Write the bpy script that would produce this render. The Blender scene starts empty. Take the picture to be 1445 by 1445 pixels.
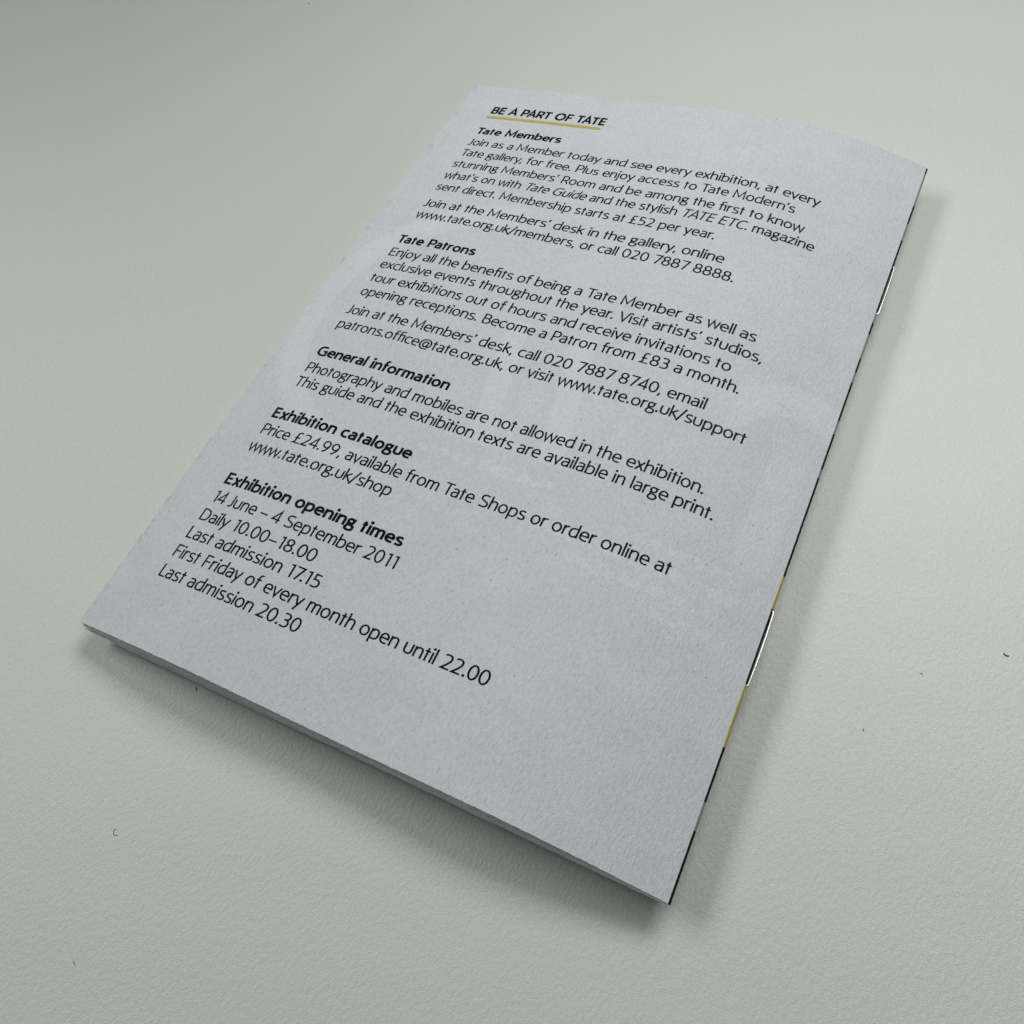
import bpy, math, random
from mathutils import Vector, Matrix
random.seed(7)
MM = 0.001                      # everything below is written in millimetres
S = bpy.context.scene

# ---------------------------------------------------------------- camera, light, exposure
cam = bpy.data.objects.new('camera', bpy.data.cameras.new('camera'))
S.collection.objects.link(cam); S.camera = cam
cam.data.sensor_width = 36.0
cam.data.lens = 36.0 * 1203.35 / 1445.0
cam.data.clip_start = 0.005; cam.data.clip_end = 20.0
right = Vector((0.897499, 0.425240, -0.116904))
up = Vector((-0.316166, 0.805208, 0.501676))
back = Vector((0.307465, -0.413293, 0.857120))
rot = Matrix((right, up, back)).transposed().to_4x4()
cam.matrix_world = Matrix.Translation(Vector((104.4476, -13.6195, 130.1975)) * MM) @ rot

W_ = bpy.data.worlds.new('World'); S.world = W_; W_.use_nodes = True
bg = W_.node_tree.nodes['Background']
bg.inputs['Color'].default_value = (0.93, 0.98, 1.0, 1)
bg.inputs['Strength'].default_value = 0.05

def area_light(name, loc, target, sx, sy, power, col, spread=180):
    d = bpy.data.lights.new(name, 'AREA'); d.shape = 'RECTANGLE'
    d.size = sx; d.size_y = sy; d.energy = power; d.color = col; d.spread = math.radians(spread)
    o = bpy.data.objects.new(name, d); S.collection.objects.link(o)
    o.location = loc
    o.rotation_euler = (Vector(target) - Vector(loc)).to_track_quat('-Z', 'Y').to_euler()
    return o
# daylight from two sides: behind the booklet and from its left
area_light('window_light_behind', (0.154, 0.361, 0.421), (0.10, 0.105, 0), 0.30, 0.19, 0.29, (1.0, 1.0, 1.0), 76)
area_light('window_light_side', (-1.399, 0.172, 1.364), (0.06, 0.07, 0), 1.10, 0.52, 13.6, (1.0, 1.0, 1.0))

S.view_settings.view_transform = 'Standard'; S.view_settings.look = 'None'
S.view_settings.gamma = 1.0; S.view_settings.use_curve_mapping = False
S.view_settings.exposure = 0.09

# ---------------------------------------------------------------- materials
def new_mat(name):
    m = bpy.data.materials.new(name); m.use_nodes = True
    nt = m.node_tree
    return m, nt, nt.nodes['Principled BSDF']
def node(nt, kind, **kw):
    n = nt.nodes.new(kind)
    for k, v in kw.items():
        if k in n.inputs: n.inputs[k].default_value = v
        else: setattr(n, k, v)
    return n
def mapping(nt, scale=(1, 1, 1), rz=0.0):
    tc = nt.nodes.new('ShaderNodeTexCoord'); mp = nt.nodes.new('ShaderNodeMapping')
    nt.links.new(tc.outputs['Object'], mp.inputs['Vector'])
    mp.inputs['Scale'].default_value = scale; mp.inputs['Rotation'].default_value = (0, 0, rz)
    return mp.outputs['Vector']
def noise(nt, vec, scale, detail=2.0, rough=0.5):
    n = node(nt, 'ShaderNodeTexNoise', Scale=scale, Detail=detail, Roughness=rough)
    nt.links.new(vec, n.inputs['Vector']); return n.outputs['Fac']
def ramp(nt, fac, stops, interp='LINEAR'):
    r = nt.nodes.new('ShaderNodeValToRGB'); r.color_ramp.interpolation = interp
    el = r.color_ramp.elements
    while len(el) > 1: el.remove(el[-1])
    el[0].position = stops[0][0]; el[0].color = (*stops[0][1], 1)
    for p, c in stops[1:]:
        e = el.new(p); e.color = (*c, 1)
    nt.links.new(fac, r.inputs['Fac']); return r.outputs['Color']
def mix(nt, fac, a, b, mode='MIX'):
    m = nt.nodes.new('ShaderNodeMix'); m.data_type = 'RGBA'; m.blend_type = mode
    for sock, v in ((m.inputs[0], fac), (m.inputs[6], a), (m.inputs[7], b)):
        if isinstance(v, bpy.types.NodeSocket): nt.links.new(v, sock)
        elif isinstance(v, float): sock.default_value = v
        else: sock.default_value = (*v, 1)
    return m.outputs[2]
def math_(nt, op, a, b):
    m = nt.nodes.new('ShaderNodeMath'); m.operation = op
    for i, v in enumerate((a, b)):
        if isinstance(v, bpy.types.NodeSocket): nt.links.new(v, m.inputs[i])
        else: m.inputs[i].default_value = v
    return m.outputs[0]
def bump(nt, bsdf, hgt, dist, strength=1.0):
    b = node(nt, 'ShaderNodeBump', Strength=strength, Distance=dist)
    nt.links.new(hgt, b.inputs['Height']); nt.links.new(b.outputs['Normal'], bsdf.inputs['Normal'])

PAPER = (0.668, 0.708, 0.722)
def paper_mat(name, base, grain=1.0, showthrough=False):
    m, nt, b = new_mat(name)
    v = mapping(nt); va = mapping(nt, (1.0, 0.45, 1.0), math.radians(28))
    fibre = noise(nt, va, 2600, 3.0, 0.6); fine = noise(nt, v, 5200, 2.0, 0.5); cloud = noise(nt, v, 130, 3.0, 0.55)
    col = mix(nt, 1.0, base, ramp(nt, cloud, [(0.3, (0.965, 0.965, 0.965)), (0.7, (1.02, 1.02, 1.02))]), 'MULTIPLY')
    col = mix(nt, 1.0, col, ramp(nt, fibre, [(0.34, (0.92, 0.92, 0.925)), (0.62, (1.035, 1.035, 1.035))]), 'MULTIPLY')
    # sparse dark flecks in recycled stock
    fl = node(nt, 'ShaderNodeTexVoronoi', Scale=300.0); nt.links.new(v, fl.inputs['Vector'])
    pick = noise(nt, v, 70, 1.0)
    spot = math_(nt, 'MULTIPLY', math_(nt, 'LESS_THAN', fl.outputs['Distance'], 0.075), math_(nt, 'GREATER_THAN', pick, 0.55))
    col = mix(nt, math_(nt, 'MULTIPLY', spot, 0.30), col, (0.18, 0.19, 0.21))
    if showthrough:
        tc = nt.nodes.new('ShaderNodeTexCoord'); sp = nt.nodes.new('ShaderNodeSeparateXYZ')
        nt.links.new(tc.outputs['Object'], sp.inputs[0])
        # handling dirt along the fore-edge
        edge = node(nt, 'ShaderNodeMapRange'); nt.links.new(sp.outputs['X'], edge.inputs['Value'])
        for k, val in (('From Min', -0.0525), ('From Max', -0.0512), ('To Min', 1.0), ('To Max', 0.0)): edge.inputs[k].default_value = val
        dirt = math_(nt, 'MULTIPLY', edge.outputs[0], math_(nt, 'GREATER_THAN', noise(nt, v, 420, 4.0, 0.7), 0.58))
        col = mix(nt, math_(nt, 'MULTIPLY', dirt, 0.35), col, (0.30, 0.31, 0.32))
        # faint pale set-off from another sheet: two big round letters, two slanted strokes and a few short lines of words
        def soft(val, lo, hi):
            m = node(nt, 'ShaderNodeMapRange', interpolation_type='SMOOTHSTEP'); nt.links.new(val, m.inputs['Value'])
            m.inputs['From Min'].default_value = lo * MM; m.inputs['From Max'].default_value = hi * MM
            return m.outputs['Result']
        def both(p, q): return math_(nt, 'MULTIPLY', p, q)
        def less(p): return math_(nt, 'SUBTRACT', 1.0, p)
        X, Y = sp.outputs['X'], sp.outputs['Y']
        def away(cu, cv):
            dx = math_(nt, 'SUBTRACT', X, (cu - 52.5) * MM); dy = math_(nt, 'SUBTRACT', Y, (cv - 76.0) * MM)
            return math_(nt, 'SQRT', math_(nt, 'ADD', both(dx, dx), both(dy, dy)), 0.0)
        d1 = away(35, 76); pale = both(both(soft(d1, 29.6, 30.4), less(soft(d1, 34.5, 37.5))), less(soft(X, -22, -14)))
        d2 = away(99, 71); pale = math_(nt, 'ADD', pale, both(both(both(less(soft(d2, 15.0, 15.8)), soft(d2, 8.6, 9.4)), soft(Y, -4, -1)), soft(X, 34.5, 36)))
        pale = math_(nt, 'ADD', pale, both(both(soft(X, 43.6, 44.3), less(soft(X, 49.6, 50.3))), both(soft(Y, -27, -26), less(soft(Y, -5, -3)))))
        slant = math_(nt, 'ADD', X, both(Y, 0.18))
        for c0 in (-9.0, 4.5):
            bar = both(both(soft(slant, c0, c0 + .7), less(soft(slant, c0 + 4.5, c0 + 5.2))), both(soft(Y, -22, -21.3), less(soft(Y, 6, 7))))
            pale = math_(nt, 'ADD', pale, bar)
        words = noise(nt, mapping(nt, (0.8, 0.5, 1.0)), 900, 3.0, 0.6)
        glyph = math_(nt, 'GREATER_THAN', words, 0.5)
        for cv, u0, u1 in ((47.0, 78, 99), (43.4, 66, 100), (39.8, 72, 98), (36.4, 88, 100), (50.6, 40, 66)):
            band = both(both(soft(Y, cv - 76.9, cv - 76.6), less(soft(Y, cv - 75.1, cv - 74.8))), both(soft(X, u0 - 52.7, u0 - 52.3), less(soft(X, u1 - 52.7, u1 - 52.3))))
            pale = math_(nt, 'ADD', pale, both(band, glyph))
        col = mix(nt, both(pale, 0.19), col, (0.90, 0.92, 0.94))
    hair = noise(nt, mapping(nt, (1.0, 0.22, 1.0), math.radians(-24)), 4300, 1.5, 0.5)
    thin = ramp(nt, hair, [(0.67, (0, 0, 0)), (0.74, (1, 1, 1))])
    col = mix(nt, math_(nt, 'MULTIPLY', thin, 0.34), col, (0.20, 0.21, 0.22))
    nt.links.new(col, b.inputs['Base Color'])
    b.inputs['Roughness'].default_value = 0.72; b.inputs['Specular IOR Level'].default_value = 0.25
    h = math_(nt, 'SUBTRACT', math_(nt, 'ADD', fibre, math_(nt, 'MULTIPLY', fine, 0.8)), math_(nt, 'MULTIPLY', hair, 0.6))
    bump(nt, b, h, 0.000075 * grain)
    return m
M_cover = paper_mat('uncoated_paper', PAPER, showthrough=True)
M_page = paper_mat('inner_paper', (0.87, 0.89, 0.89))

def ink(name, c, rough=0.55):
    m, nt, b = new_mat(name)
    col = mix(nt, 1.0, c, ramp(nt, noise(nt, mapping(nt), 3500, 2.0), [(0.3, (0.75, 0.75, 0.75)), (0.7, (1.2, 1.2, 1.2))]), 'MULTIPLY')
    nt.links.new(col, b.inputs['Base Color'])
    b.inputs['Roughness'].default_value = rough; b.inputs['Specular IOR Level'].default_value = 0.08
    return m
M_black = ink('black_ink', (0.005, 0.005, 0.006))
M_yellow = ink('ochre_ink', (0.58, 0.46, 0.13))

BLK = (0.008, 0.008, 0.009); GRY = (0.26, 0.28, 0.28); YEL = (0.52, 0.40, 0.05)
BANDS = [(0, BLK), (9.8, GRY), (14.2, BLK), (22.3, YEL), (32.5, BLK), (45.3, YEL), (51.6, BLK), (70.8, GRY), (72.9, BLK), (80.2, GRY), (83.4, BLK), (92.1, GRY), (95.0, BLK),
         (98.5, GRY), (104.45, BLK), (107.2, GRY), (109.9, BLK), (129.8, GRY), (134.5, BLK), (140.0, GRY), (150.0, BLK)]  # black alongside the staples is their shadow gap, painted among the print bands
def artwork_mat():
    m, nt, b = new_mat('cover_print_staple_shade')
    tc = nt.nodes.new('ShaderNodeTexCoord'); sp = nt.nodes.new('ShaderNodeSeparateXYZ')
    nt.links.new(tc.outputs['Object'], sp.inputs[0])
    fac = math_(nt, 'MULTIPLY', math_(nt, 'ADD', sp.outputs['Y'], 0.076), 1 / 0.152)
    nt.links.new(ramp(nt, fac, [(p / 152.0, c) for p, c in BANDS], 'CONSTANT'), b.inputs['Base Color'])
    b.inputs['Roughness'].default_value = 0.6; b.inputs['Specular IOR Level'].default_value = 0.2
    return m
M_art = artwork_mat()

def steel():
    m, nt, b = new_mat('staple_wire')
    nt.links.new(ramp(nt, noise(nt, mapping(nt), 2500), [(0.3, (0.70, 0.69, 0.66)), (0.7, (0.86, 0.85, 0.82))]), b.inputs['Base Color'])
    b.inputs['Metallic'].default_value = 1.0; b.inputs['Roughness'].default_value = 0.42
    return m
M_steel = steel()

def table_mat():
    m, nt, b = new_mat('pebbled_laminate')
    v = mapping(nt); va = mapping(nt, (1.0, 0.6, 1.0), math.radians(-20))
    peb = noise(nt, va, 1700, 2.0, 0.5); fine = noise(nt, v, 4600, 3.0, 0.7); big = noise(nt, v, 9, 2.0)
    col = mix(nt, 1.0, (0.674, 0.722, 0.652), ramp(nt, big, [(0.3, (0.975, 0.975, 0.975)), (0.7, (1.02, 1.02, 1.02))]), 'MULTIPLY')
    col = mix(nt, 1.0, col, ramp(nt, fine, [(0.32, (0.90, 0.90, 0.90)), (0.68, (1.075, 1.075, 1.075))]), 'MULTIPLY')
    nt.links.new(col, b.inputs['Base Color'])
    b.inputs['Roughness'].default_value = 0.37; b.inputs['Specular IOR Level'].default_value = 0.62
    bump(nt, b, math_(nt, 'ADD', peb, math_(nt, 'MULTIPLY', fine, 0.9)), 0.000075)
    return m
M_table = table_mat()
M_lint = ink('dark_lint', (0.035, 0.04, 0.038), 0.9)
M_dust = ink('grey_dust', (0.16, 0.17, 0.165), 0.9)

# ---------------------------------------------------------------- mesh helpers
def link(name, verts, faces, mat, parent=None, smooth=True, origin=(0, 0, 0)):
    me = bpy.data.meshes.new(name)
    ox, oy, oz = origin
    me.from_pydata([((x - ox) * MM, (y - oy) * MM, (z - oz) * MM) for x, y, z in verts], [], faces)
    for mm in (mat if isinstance(mat, (list, tuple)) else [mat]): me.materials.append(mm)
    if smooth: me.polygons.foreach_set('use_smooth', [True] * len(me.polygons))
    me.update()
    o = bpy.data.objects.new(name, me); S.collection.objects.link(o)
    if parent: o.parent = parent
    return o
def tube(path, r, n=8):
    vs, fs = [], []
    pts = [Vector(p) for p in path]
    for i, p in enumerate(pts):
        t = (pts[min(i + 1, len(pts) - 1)] - pts[max(i - 1, 0)]).normalized()
        a = t.cross(Vector((0.3, 0.1, 1.0))).normalized(); b = t.cross(a)
        rr = r[i] if isinstance(r, list) else r
        for k in range(n):
            an = 2 * math.pi * k / n
            vs.append(tuple(p + (a * math.cos(an) + b * math.sin(an)) * rr))
    for i in range(len(pts) - 1):
        for k in range(n):
            fs.append((i * n + k, i * n + (k + 1) % n, (i + 1) * n + (k + 1) % n, (i + 1) * n + k))
    fs.append(tuple(range(n - 1, -1, -1))); fs.append(tuple((len(pts) - 1) * n + k for k in range(n)))
    return vs, fs

# ---------------------------------------------------------------- the table
def table():
    # one broad top with a rounded front lip far outside the frame, 25 mm thick
    X0, X1, Y0, Y1, T = -900.0, 1000.0, -500.0, 1100.0, 25.0
    r = 4.0
    ring = lambda k, z: [(X0 + k, Y0 + k, z), (X1 - k, Y0 + k, z), (X1 - k, Y1 - k, z), (X0 + k, Y1 - k, z)]
    vs = ring(r, 0) + ring(r * 0.3, -r * 0.3) + ring(0, -r) + ring(0, -T)
    fs = [(0, 1, 2, 3), (15, 14, 13, 12)]
    for i in range(3):
        for k in range(4):
            fs.append((i * 4 + k, (i + 1) * 4 + k, (i + 1) * 4 + (k + 1) % 4, i * 4 + (k + 1) % 4))
    o = link('table_top', vs, fs, M_table, smooth=False)
    o['kind'] = 'structure'
table()

# ---------------------------------------------------------------- the booklet's shape
BW, BH, Z0, RF = 105.0, 152.0, 5.5, 0.34
CO = [4.548, 0.166, -0.418, -1.038, 1.068, -0.596, 0.665]
def bulge(u, v):
    s = min(max(u / BW, 0), 1); t = min(max(v / BH, 0), 1)
    a, b, c = math.sin(math.pi * s), math.sin(2 * math.pi * s), math.sin(3 * math.pi * s)
    return (CO[0] + CO[1] * t) * a + (CO[2] + CO[3] * t) * b + (CO[4] + CO[5] * t) * c + CO[6] * a * 4 * t * (1 - t) + 1.2 * (1 - s) ** 2 * 4 * t * (1 - t)
def z_top(u, v):
    return Z0 + bulge(u, v)
def z_bottom(u, v):
    # the lower cover touches the table along its middle and lifts to the fore-edge and to the spine
    s = max(0.0, (u - 58.0) / (BW - RF - 58.0)); top = Z0 - 2 * RF - 0.12
    return 0.12 + top * (0.5 * s * s * (3 - 2 * s) + 0.5 * s ** 3) + 1.3 * max(0.0, 1 - u / 42.0) ** 2 + 2.3 * (2 * v / BH - 1) ** 4 * (1 - s)
def sheet(zf, th, u0, u1, v0, v1, nu, nv, rag=0.0):
    vs, fs = [], []
    rg = random.Random(3)
    ragb = [rg.uniform(-1, 1) * rag for _ in range(nu + 1)]; ragt = [rg.uniform(-1, 1) * rag for _ in range(nu + 1)]
    ragl = [rg.uniform(-1, 1) * rag for _ in range(nv + 1)]
    for side in (0, 1):
        for j in range(nv + 1):
            for i in range(nu + 1):
                u = u0 + (u1 - u0) * i / nu; v = v0 + (v1 - v0) * j / nv
                z = zf(u, v) - side * th
                if j == 0: v += ragb[i]
                if j == nv: v += ragt[i]
                if i == 0: u += ragl[j]
                vs.append((u, v, z))
    n = (nu + 1) * (nv + 1)
    I = lambda s, i, j: s * n + j * (nu + 1) + i
    for j in range(nv):
        for i in range(nu):
            fs.append((I(0, i, j), I(0, i + 1, j), I(0, i + 1, j + 1), I(0, i, j + 1)))
            fs.append((I(1, i, j + 1), I(1, i + 1, j + 1), I(1, i + 1, j), I(1, i, j)))
    top = len(fs)
    m = len(vs); vs += vs[:]          # the cut edges get vertices of their own so that they stay crisp
    J = I
    I = lambda s, i, j: m + J(s, i, j)
    for i in range(nu):
        fs.append((I(0, i + 1, 0), I(0, i, 0), I(1, i, 0), I(1, i + 1, 0)))
        fs.append((I(0, i, nv), I(0, i + 1, nv), I(1, i + 1, nv), I(1, i, nv)))
    for j in range(nv):
        fs.append((I(0, 0, j), I(0, 0, j + 1), I(1, 0, j + 1), I(1, 0, j)))
        fs.append((I(0, nu, j + 1), I(0, nu, j), I(1, nu, j), I(1, nu, j + 1)))
    return vs, fs, top
def add_sheet(name, zf, th, u0, u1, v0, v1, nu, nv, mat, parent, rag=0.0):
    vs, fs, top = sheet(zf, th, u0, u1, v0, v1, nu, nv, rag)
    used = sorted({i for f in fs for i in f}); ix = {o: n for n, o in enumerate(used)}
    vs = [vs[i] for i in used]; fs = [tuple(ix[i] for i in f) for f in fs]
    o = link(name, vs, fs, mat, parent, origin=OB)
    for p in o.data.polygons[top:]: p.use_smooth = False
    return o

OB = (BW / 2, BH / 2, 0.0)
booklet = bpy.data.objects.new('booklet', None); S.collection.objects.link(booklet)
booklet.location = Vector(OB) * MM; booklet.empty_display_size = 0.02
booklet['label'] = 'stapled paper booklet lying face down on the pale table, back cover printed with black text'
booklet['category'] = 'booklet'

TH = 0.16
cover = add_sheet('back_cover', z_top, TH, 0.0, BW - RF, 0.0, BH, 210, 304, M_cover, booklet, 0.035)
NPAGE = 11
for k in range(1, NPAGE + 1):
    f = k / (NPAGE + 1.0)
    def zf(u, v, f=f):
        a, b = z_top(u, v) - TH - 0.02, z_bottom(u, v) + TH + 0.06
        w = min(1.0, max(0.0, u / 30.0))
        g = f ** (0.8 + 0.5 * (1 - w))
        return a + (b - a) * g
    rr = random.Random(k)
    add_sheet('page', zf, 0.05, 0.2 + 0.4 * f + rr.uniform(-.12, .12), BW - RF - 0.5, 0.05 + (-0.02 if f < 0.5 else -0.26) + rr.uniform(-.05, .05), BH - 0.1 - 0.3 * f, 52, 30, M_page, booklet, 0.03)
front = add_sheet('front_cover', lambda u, v: z_bottom(u, v) + TH - 0.1, TH, 0.3, BW - RF, -0.03, BH - 0.3, 60, 60, [M_art, M_page], booklet, 0.04)
for p in front.data.vertices:
    if p.co.y < (-BH / 2 + 0.2) * MM:      # the lower cover is skewed a little past the pages at the fore-edge
        p.co.y -= 0.48 * MM * max(0.0, 1 - (p.co.x / MM + BW / 2) / 85.0)
for p in front.data.polygons:
    if p.normal.z > 0.6 or (abs(p.normal.z) < 0.3 and p.center.x < (38.0 - BW / 2) * MM): p.material_index = 1

def fold():
    # the printed spine fold: a half round of cover stock joining both covers
    vs, fs = [], []; nv, na = 152, 10
    for j in range(nv + 1):
        v = BH * j / nv
        for i in range(na + 1):
            a = math.pi / 2 - math.pi * i / na
            zc = Z0 - RF
            vs.append((BW - RF + RF * math.cos(a), v, zc + RF * math.sin(a)))
        for i in range(na + 1):
            a = math.pi / 2 - math.pi * i / na; q = RF - TH
            vs.append((BW - RF + q * math.cos(a), v, Z0 - RF + q * math.sin(a)))
    m = 2 * (na + 1)
    for j in range(nv):
        for i in range(na):
            fs.append((j * m + i, j * m + i + 1, (j + 1) * m + i + 1, (j + 1) * m + i))
            b = na + 1
            fs.append((j * m + b + i, (j + 1) * m + b + i, (j + 1) * m + b + i + 1, j * m + b + i + 1))
    for j in (0, nv):
        for i in range(na):
            q = (j * m + i, j * m + i + 1, j * m + na + 2 + i, j * m + na + 1 + i)
            fs.append(q if j else q[::-1])
    link('spine_fold', vs, fs, M_art, booklet, origin=OB)
fold()

def staple(v0, v1, bow):
    r = 0.20; x = BW + 0.16; z = Z0 - RF + 0.02
    path = [(x - 0.85, v0, z - 0.02), (x - 0.35, v0, z)]
    for k in range(1, 5):
        a = math.pi / 2 * k / 4
        path.append((x - 0.35 + 0.35 * math.sin(a), v0 + 0.35 * (1 - math.cos(a)), z))
    for k in range(1, 8):
        t = k / 8
        path.append((x + bow * math.sin(math.pi * t), v0 + 0.35 + (v1 - v0 - 0.7) * t, z + 0.12 - 0.24 * t))
    for k in range(0, 5):
        a = math.pi / 2 * k / 4
        path.append((x - 0.35 + 0.35 * math.cos(a), v1 - 0.35 + 0.35 * math.sin(a), z))
    path.append((x - 0.85, v1, z - 0.02))
    vs, fs = tube(path, r, 12)
    link('staple', vs, fs, M_steel, booklet, origin=OB)
staple(109.9, 122.6, 0.10)
staple(32.5, 45.4, 0.08)

# ---------------------------------------------------------------- lettering: a light humanist sans drawn as strokes
GLYPHS = {
'a':(438,"M 82 440 C 130 468 180 482 222 482 C 315 482 360 430 360 335 L 360 0 | M 360 290 L 255 288 C 125 286 66 232 66 152 C 66 75 115 28 186 28 C 262 28 325 75 362 130"),
'b':(498,"M 78 740 L 78 0 | M 78 350 C 120 430 190 482 262 482 C 370 482 430 390 430 258 C 430 115 360 28 240 28 C 170 28 120 30 78 44"),
'c':(418,"M 388 455 C 345 475 305 482 270 482 C 140 482 66 390 66 255 C 66 115 140 28 270 28 C 315 28 358 38 394 58"),
'd':(498,"M 420 740 L 420 0 | M 420 472 C 370 480 320 482 290 482 C 150 482 66 395 66 245 C 66 110 125 28 220 28 C 298 28 372 78 420 152"),
'e':(470,"M 68 258 L 412 258 C 412 400 352 482 248 482 C 138 482 66 390 66 255 C 66 110 145 28 278 28 C 325 28 368 38 402 58"),
'f':(292,"M 135 0 L 135 590 C 135 680 180 714 245 714 C 265 714 285 712 302 706 | M 25 476 L 282 476"),
'fi':(450,"M 135 0 L 135 590 C 135 680 180 712 250 712 C 290 712 330 705 372 690 | M 25 476 L 374 476 | M 374 0 L 374 510"),
'g':(452,"O 212 350 132 134 | M 300 462 L 430 480 | M 128 252 C 92 215 82 180 106 150 C 136 118 215 125 290 112 C 370 98 405 60 405 -8 C 405 -110 320 -168 215 -168 C 105 -168 50 -120 50 -52 C 50 10 82 62 150 124"),
'h':(478,"M 78 740 L 78 0 | M 78 340 C 120 430 190 482 262 482 C 360 482 402 420 402 320 L 402 0"),
'i':(154,"M 77 0 L 77 510 | D 77 662"),
'j':(160,"M 80 510 L 80 -80 C 80 -160 40 -185 -30 -188 | D 80 662"),
'k':(410,"M 78 740 L 78 0 | M 374 510 L 92 258 | M 160 316 L 396 0"),
'l':(156,"M 78 740 L 78 0"),
'm':(694,"M 78 510 L 78 0 | M 78 365 C 115 440 165 482 228 482 C 310 482 347 430 347 330 L 347 0 | M 347 365 C 385 440 435 482 498 482 C 582 482 617 430 617 330 L 617 0"),
'n':(478,"M 78 510 L 78 0 | M 78 340 C 120 430 190 482 262 482 C 360 482 402 420 402 320 L 402 0"),
'o':(502,"O 251 255 185 228"),
'p':(498,"M 78 510 L 78 -200 | M 78 350 C 120 430 190 482 262 482 C 370 482 430 390 430 258 C 430 115 360 28 250 28 C 190 28 130 36 78 56"),
'r':(312,"M 78 510 L 78 0 | M 78 335 C 108 425 170 482 245 482 C 265 482 285 479 302 474"),
's':(400,"M 342 455 C 300 475 255 482 215 482 C 130 482 80 440 80 378 C 80 300 150 280 215 255 C 290 228 348 205 348 135 C 348 65 290 28 200 28 C 150 28 100 38 55 60"),
't':(306,"M 140 0 L 140 640 | M 28 476 L 266 476"),
'u':(474,"M 72 510 L 72 200 C 72 90 130 28 237 28 C 344 28 402 90 402 200 L 402 510"),
'v':(418,"M 30 510 L 210 8 L 388 510"),
'w':(640,"M 28 510 L 164 10 L 320 505 L 476 10 L 612 510"),
'x':(410,"M 36 510 L 376 0 | M 376 510 L 34 0"),
'y':(424,"M 30 510 L 214 36 | M 396 510 L 116 -200"),
'z':(408,"M 48 478 L 356 478 L 48 32 L 368 32"),
'A':(570,"M 30 0 L 285 690 L 540 0 | M 118 222 L 452 222"),
'B':(530,"M 95 32 L 95 668 L 260 668 C 370 668 430 610 430 525 C 430 430 370 375 270 375 L 95 375 | M 270 375 C 400 375 465 305 465 205 C 465 95 385 32 265 32 L 60 32"),
'C':(545,"M 502 640 C 450 665 405 676 350 676 C 170 676 72 545 72 350 C 72 150 170 24 350 24 C 410 24 460 38 508 62"),
'D':(612,"M 61 32 L 250 32 C 440 32 540 145 540 350 C 540 550 440 668 250 668 L 95 668 L 95 32"),
'E':(490,"M 430 668 L 95 668 L 95 32 L 445 32 | M 95 368 L 402 368"),
'F':(452,"M 425 668 L 95 668 L 95 0 | M 95 345 L 390 345"),
'G':(632,"M 532 635 C 475 665 420 676 365 676 C 180 676 72 550 72 350 C 72 140 180 24 370 24 C 440 24 500 40 550 65 L 550 350 L 360 350"),
'J':(288,"M 202 700 L 202 170 C 202 70 150 28 70 28 C 45 28 20 32 0 40"),
'L':(425,"M 95 700 L 95 32 L 402 32"),
'M':(742,"M 76 0 L 112 690 L 371 140 L 630 690 L 666 0"),
'O':(730,"O 365 351 293 326"),
'P':(495,"M 95 0 L 95 668 L 260 668 C 390 668 450 600 450 490 C 450 370 385 300 250 300 L 95 300"),
'R':(512,"M 95 0 L 95 668 L 260 668 C 390 668 450 600 450 490 C 450 370 385 305 250 305 L 95 305 | M 270 305 L 472 0"),
'S':(515,"M 440 640 C 390 665 335 676 280 676 C 165 676 95 615 95 522 C 95 420 170 390 265 355 C 370 318 455 285 455 182 C 455 85 380 24 260 24 C 190 24 125 40 70 68"),
'T':(488,"M 14 668 L 474 668 | M 244 668 L 244 0"),
'V':(540,"M 22 700 L 270 8 L 518 700"),
'0':(510,"O 255 351 188 326"),
'1':(370,"M 112 632 L 258 664 L 258 0"),
'2':(505,"M 75 628 C 130 662 180 676 235 676 C 345 676 405 615 405 522 C 405 400 270 230 80 32 L 438 32"),
'3':(500,"M 85 645 C 130 667 175 676 225 676 C 335 676 395 620 395 530 C 395 430 325 375 220 370 L 155 370 | M 220 370 C 345 365 415 300 415 200 C 415 90 335 24 210 24 C 155 24 105 36 65 55"),
'4':(512,"M 368 0 L 368 690 L 52 192 L 482 192"),
'5':(500,"M 398 668 L 132 668 L 116 392 C 150 402 190 406 225 406 C 345 406 420 335 420 222 C 420 100 335 24 205 24 C 155 24 105 36 70 55"),
'7':(470,"M 58 668 L 440 668 L 178 0"),
'8':(510,"O 255 518 156 158 | O 255 192 184 168"),
'9':(510,"O 250 480 176 196 | M 424 500 C 424 290 330 120 140 8"),
'£':(512,"M 432 650 C 390 670 355 676 320 676 C 230 676 185 620 185 520 L 185 200 C 185 110 150 60 88 32 L 462 32 | M 70 345 L 372 345"),
'.':(196,"D 92 46"),
',':(196,"M 120 96 L 66 -108"),
'’':(166,"M 112 720 L 60 520"),
'@':(772,"M 560 -30 C 510 -55 450 -70 385 -70 C 190 -70 70 60 70 260 C 70 460 200 600 400 600 C 590 600 700 480 700 310 C 700 170 640 85 560 85 C 510 85 490 120 500 170 L 535 420 | M 528 370 C 510 420 470 440 420 440 C 320 440 250 350 250 230 C 250 140 300 90 365 90 C 430 90 480 140 508 220"),
'/':(350,"M 22 -100 L 328 740"),
'–':(500,"M 30 258 L 470 258"),
' ':(232,""),
}
KERN={('T','a'):-70,('P','a'):-20,('1','1'):-10,('A','T'):-50,('T','A'):-50,('P','A'):-40,('r','.'):-40,('y','.'):-40,('y',','):-40,('r','g'):-10,('1','7'):-20,('7','.'):-60,('.','1'):-60,('r','a'):-15,('L','a'):-10}
def glyph_list(s):
    out=[];i=0
    while i<len(s):
        if s[i:i+2]=='fi': out.append('fi');i+=2
        else: out.append(s[i]);i+=1
    return out
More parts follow.
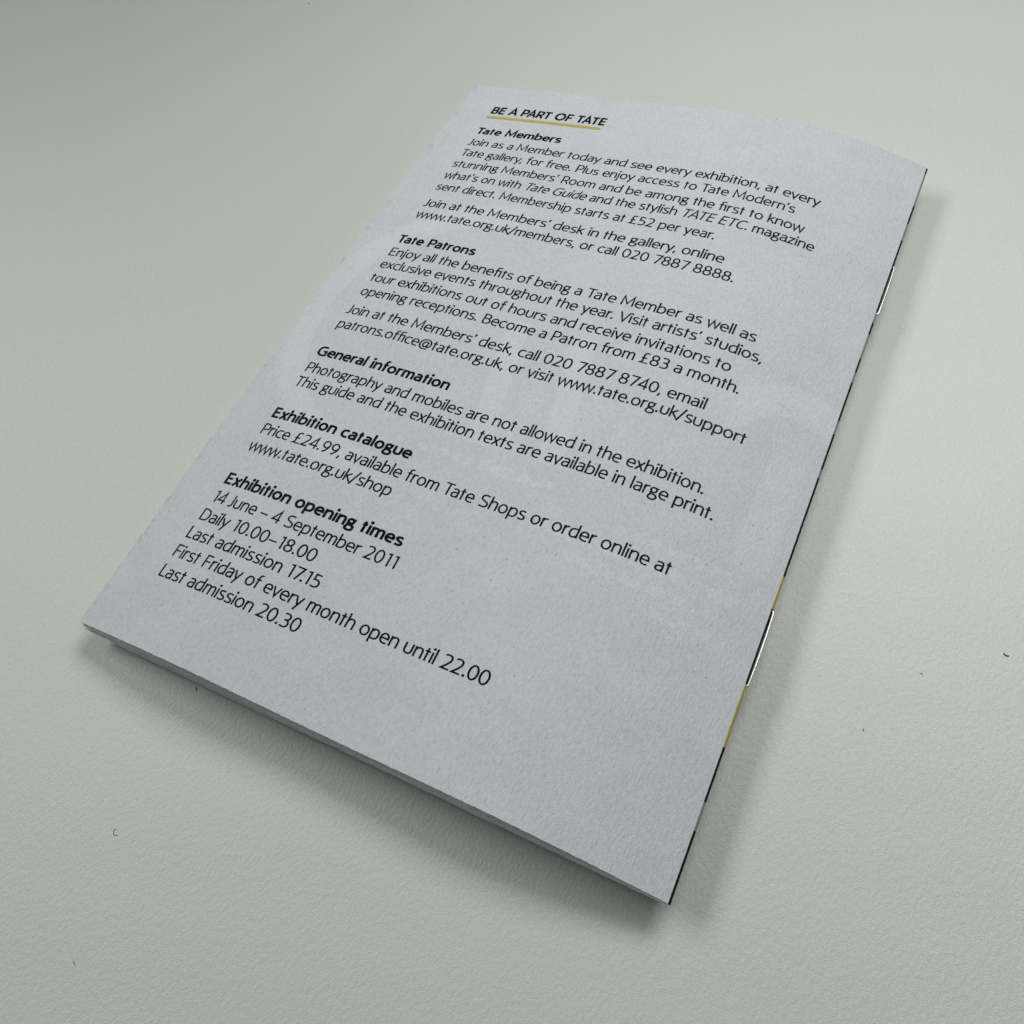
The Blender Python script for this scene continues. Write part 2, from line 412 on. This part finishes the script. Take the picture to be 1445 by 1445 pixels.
LINES = [
    ('BE A PART OF TATE', 1, 9.05, 141.53, 3.326, 0.0186),
    ('Tate Members', 1, 9.22, 133.65, 3.452, 0.0185),
    ('Join as a Member today and see every exhibition, at every', 0, 9.26, 129.43, 3.607, 0.0013),
    ('Tate gallery, for free. Plus enjoy access to Tate Modern’s', 0, 9.36, 125.5, 3.525, 0.001),
    ('stunning Members’ Room and be among the first to know', 0, 9.29, 121.45, 3.579, -0.0023),
    ('what’s on with {Tate Guide} and the stylish {TATE ETC.} magazine', 0, 9.41, 117.34, 3.466, 0.0035),
    ('sent direct. Membership starts at £52 per year.', 0, 9.42, 113.3, 3.522, -0.0035),
    ('Join at the Members’ desk in the gallery, online', 0, 9.51, 107.67, 3.792, 0.0003),
    ('www.tate.org.uk/members, or call 020 7887 8888.', 0, 9.54, 103.95, 3.64, -0.0031),
    ('Tate Patrons', 1, 9.53, 95.84, 3.43, 0.0114),
    ('Enjoy all the benefits of being a Tate Member as well as', 0, 9.58, 91.81, 3.709, 0.0034),
    ('exclusive events throughout the year. Visit artists’ studios,', 0, 9.62, 88.06, 3.656, 0.0007),
    ('tour exhibitions out of hours and receive invitations to', 0, 9.63, 84.01, 3.693, -0.0015),
    ('opening receptions. Become a Patron from £83 a month.', 0, 9.67, 79.97, 3.633, 0.0016),
    ('Join at the Members’ desk, call 020 7887 8740, email', 0, 9.65, 74.67, 3.703, -0.0013),
    ('patrons.office@tate.org.uk, or visit www.tate.org.uk/support', 0, 9.67, 70.7, 3.619, 0.0027),
    ('General information', 1, 9.66, 63.14, 3.498, 0.0012),
    ('Photography and mobiles are not allowed in the exhibition.', 0, 9.6, 58.87, 3.594, 0.0008),
    ('This guide and the exhibition texts are available in large print.', 0, 9.54, 55.23, 3.604, -0.0009),
    ('Exhibition catalogue', 1, 9.49, 47.3, 3.566, 0.0044),
    ('Price £24.99, available from Tate Shops or order online at', 0, 9.47, 43.39, 3.648, -0.0016),
    ('www.tate.org.uk/shop', 0, 9.42, 39.41, 3.675, 0.0034),
    ('Exhibition opening times', 1, 9.3, 31.76, 3.619, -0.0004),
    ('14 June – 4 September 2011', 0, 9.23, 27.76, 3.61, 0.0002),
    ('Daily 10.00–18.00', 0, 9.27, 23.82, 3.769, -0.0026),
    ('Last admission 17.15', 0, 9.15, 20.01, 3.819, -0.0025),
    ('First Friday of every month open until 22.00', 0, 9.07, 16.1, 3.709, -0.003),
    ('Last admission 20.30', 0, 9.02, 12.08, 3.725, 0.0011),
]

def bez(p0, p1, p2, p3, n):
    out = []
    for k in range(1, n + 1):
        t = k / n; s = 1 - t
        out.append((s ** 3 * p0[0] + 3 * s * s * t * p1[0] + 3 * s * t * t * p2[0] + t ** 3 * p3[0], s ** 3 * p0[1] + 3 * s * s * t * p1[1] + 3 * s * t * t * p2[1] + t ** 3 * p3[1]))
    return out
YK = [(-200, -200), (-168, -150), (0, 0), (30, 56), (255, 255), (480, 455), (510, 510), (640, 625), (672, 643), (700, 700), (740, 740)]
def fat_y(y):
    for (a, b), (c, d) in zip(YK, YK[1:]):
        if y <= c: return b + (d - b) * (y - a) / (c - a)
    return y
def parse(src):
    strokes, dots = [], []
    for part in src.split('|'):
        tk = part.split(); i = 0; cur = []
        while i < len(tk):
            c = tk[i]
            if c in 'ML': cur.append((float(tk[i + 1]), float(tk[i + 2]))); i += 3
            elif c == 'C':
                f = [float(x) for x in tk[i + 1:i + 7]]; cur += bez(cur[-1], f[0:2], f[2:4], f[4:6], 10); i += 7
            elif c == 'O':
                cx, cy, rx, ry = (float(x) for x in tk[i + 1:i + 5]); N = 28
                cur = [(cx + rx * math.cos(2 * math.pi * k / N), cy + ry * math.sin(2 * math.pi * k / N)) for k in range(N)] + ['closed']; i += 5
            elif c == 'D': dots.append((float(tk[i + 1]), float(tk[i + 2]))); i += 3
        if cur: strokes.append(cur)
    return strokes, dots
PARSED = {k: parse(s) for k, (a, s) in GLYPHS.items() if s}
def ribbon(pts, hw):
    closed = pts[-1] == 'closed'
    if closed: pts = pts[:-1]
    n = len(pts); L, R = [], []
    for i in range(n):
        p = pts[i]
        a = pts[i - 1] if (i or closed) else None
        b = pts[(i + 1) % n] if (i < n - 1 or closed) else None
        d1 = d2 = None
        if a: l = math.hypot(p[0] - a[0], p[1] - a[1]) or 1; d1 = ((p[0] - a[0]) / l, (p[1] - a[1]) / l)
        if b: l = math.hypot(b[0] - p[0], b[1] - p[1]) or 1; d2 = ((b[0] - p[0]) / l, (b[1] - p[1]) / l)
        d1 = d1 or d2; d2 = d2 or d1
        tx, ty = d1[0] + d2[0], d1[1] + d2[1]; l = math.hypot(tx, ty) or 1; tx /= l; ty /= l
        nx, ny = -ty, tx
        co = max(0.32, nx * -d1[1] + ny * d1[0])
        w = hw * (0.84 + 0.16 * abs(ty)) / co
        L.append((p[0] + nx * w, p[1] + ny * w)); R.append((p[0] - nx * w, p[1] - ny * w))
    return L, R, closed
SY = 0.0034                      # mm per unit upwards; the width comes with each line
def glyphs_of(s):
    out, i, it = [], 0, False
    while i < len(s):
        if s[i] in '{}': it = s[i] == '{'; i += 1; continue
        if s[i:i + 2] == 'fi': out.append(('fi', it)); i += 2
        else: out.append((s[i], it)); i += 1
    return out
def set_line(vs, fs, line):
    text, bold, u0, v0, em, slope = line
    sx = em * MM; sy = SY * 1.1 if text.isupper() else SY; k = 1.06 if bold else 1.0; hw = (80.0 if text.isupper() else 75.0) if bold else 46.0
    x = 0.0; gl = glyphs_of(text); count = 0
    for gi, (g, it) in enumerate(gl):
        if g in PARSED:
            strokes, dots = PARSED[g]
            polys = []
            for st in strokes:
                q = [p if p == 'closed' else (p[0] * k, fat_y(p[1]) if bold else p[1]) for p in st]
                polys.append(ribbon(q, hw))
            for (dx, dy) in dots:
                rr = hw * 1.42 if not bold else hw * 1.25
                c = [(dx * k + rr * math.cos(2 * math.pi * a / 12), (dy if dy > 100 else rr * .95) + rr * math.sin(2 * math.pi * a / 12)) for a in range(12)]
                polys.append((c, None, False))
            for L, R, closed in polys:
                count += 1
                lift = 0.028 + 0.0012 * (count % 5)
                def put(p):
                    px = p[0] + (0.19 * p[1] if it else 0.0)
                    u = u0 + (x + px) * sx; v = v0 + p[1] * sy + slope * (u - u0)
                    vs.append((u, v, z_top(u, v) + lift)); return len(vs) - 1
                if R is None:
                    fs.append(tuple(put(p) for p in L)); continue
                a = [put(p) for p in L]; b = [put(p) for p in R]; n = len(a)
                for i in range(n if closed else n - 1):
                    j = (i + 1) % n
                    fs.append((b[i], b[j], a[j], a[i]))
        x += GLYPHS[g][0] * k + (30 if bold else 0)
        if gi + 1 < len(gl): x += KERN.get((g, gl[gi + 1][0]), 0)
BLOCKS = [('heading', 0, 1), ('heading', 1, 2), ('paragraph', 2, 7), ('paragraph', 7, 9), ('heading', 9, 10), ('paragraph', 10, 14), ('paragraph', 14, 16),
          ('heading', 16, 17), ('paragraph', 17, 19), ('heading', 19, 20), ('paragraph', 20, 22), ('heading', 22, 23), ('paragraph', 23, 28)]
for name, a, b in BLOCKS:
    vs, fs = [], []
    for ln in LINES[a:b]: set_line(vs, fs, ln)
    link(name, vs, fs, M_black, cover, smooth=False, origin=OB)

def rule():
    # ochre rule under the top heading, slightly rounded ends
    vs, fs = [], []; n = 40; u0, u1 = 9.0, 37.3; v0, v1 = 140.1, 140.75; h = 0.44
    for i in range(n + 1):
        t = i / n; u = u0 + (u1 - u0) * t; v = v0 + (v1 - v0) * t
        hh = h * (0.55 if i in (0, n) else 1)
        for s in (-1, 1):
            vs.append((u, v + s * hh, z_top(u, v + s * hh) + 0.028))
    for i in range(n): fs.append((2 * i, 2 * i + 2, 2 * i + 3, 2 * i + 1))
    link('underline', vs, fs, M_yellow, cover, smooth=False, origin=OB)
rule()

# ---------------------------------------------------------------- lint on the table
def lint(name, pts, r, label, cat):
    n = len(pts); path = []
    for i in range(n - 1):
        for k in range(4):
            t = k / 4; path.append((pts[i][0] + (pts[i + 1][0] - pts[i][0]) * t, pts[i][1] + (pts[i + 1][1] - pts[i][1]) * t, r * 0.9))
    path.append((*pts[-1], r * 0.9))
    rad = [r * (0.55 if i in (0, len(path) - 1) else 1) for i in range(len(path))]
    cx, cy = pts[0]
    vs, fs = tube([(x, y, z) for x, y, z in path], rad, 6)
    o = link(name, vs, fs, M_dust if 'dust' in name else M_lint, origin=(cx, cy, 0))
    o.location = Vector((cx, cy, 0)) * MM
    o['label'] = label; o['category'] = cat
lint('lint_fleck', [(138.30, 54.20), (138.60, 54.00), (138.80, 53.95), (139.10, 54.05)], 0.09, 'dark wavy fleck of lint on the bare table right of the lower staple', 'lint')
lint('curled_hair', [(24.70, -24.50), (24.45, -24.75), (24.50, -25.15), (24.80, -25.40), (25.15, -25.45), (25.40, -25.15)], 0.035, 'tiny curled hair on the bare table below the booklet, bent like a letter C', 'hair')
lint('short_hair', [(22.70, -0.75), (23.05, -0.95), (23.20, -1.30)], 0.04, 'tiny dark hair in the shadow along the bottom edge of the booklet', 'hair')
lint('dust_speck', [(128.00, 46.45), (128.25, 46.30)], 0.07, 'dust speck on the table between the wavy lint fleck and the lower staple', 'dust speck')
lint('dust_speck', [(122.40, 34.80), (122.55, 34.40)], 0.055, 'dust speck on the table right of the yellow stretch of spine below the lower staple', 'dust speck')
lint('dust_speck', [(30.60, -41.80), (31.10, -42.10)], 0.05, 'dust speck on the table in the bottom left corner of the photo', 'dust speck')
lint('dust_speck', [(-70.10, 180.90), (-69.70, 180.80)], 0.11, 'dust speck on the table at the top edge of the photo, far behind the booklet', 'dust speck')
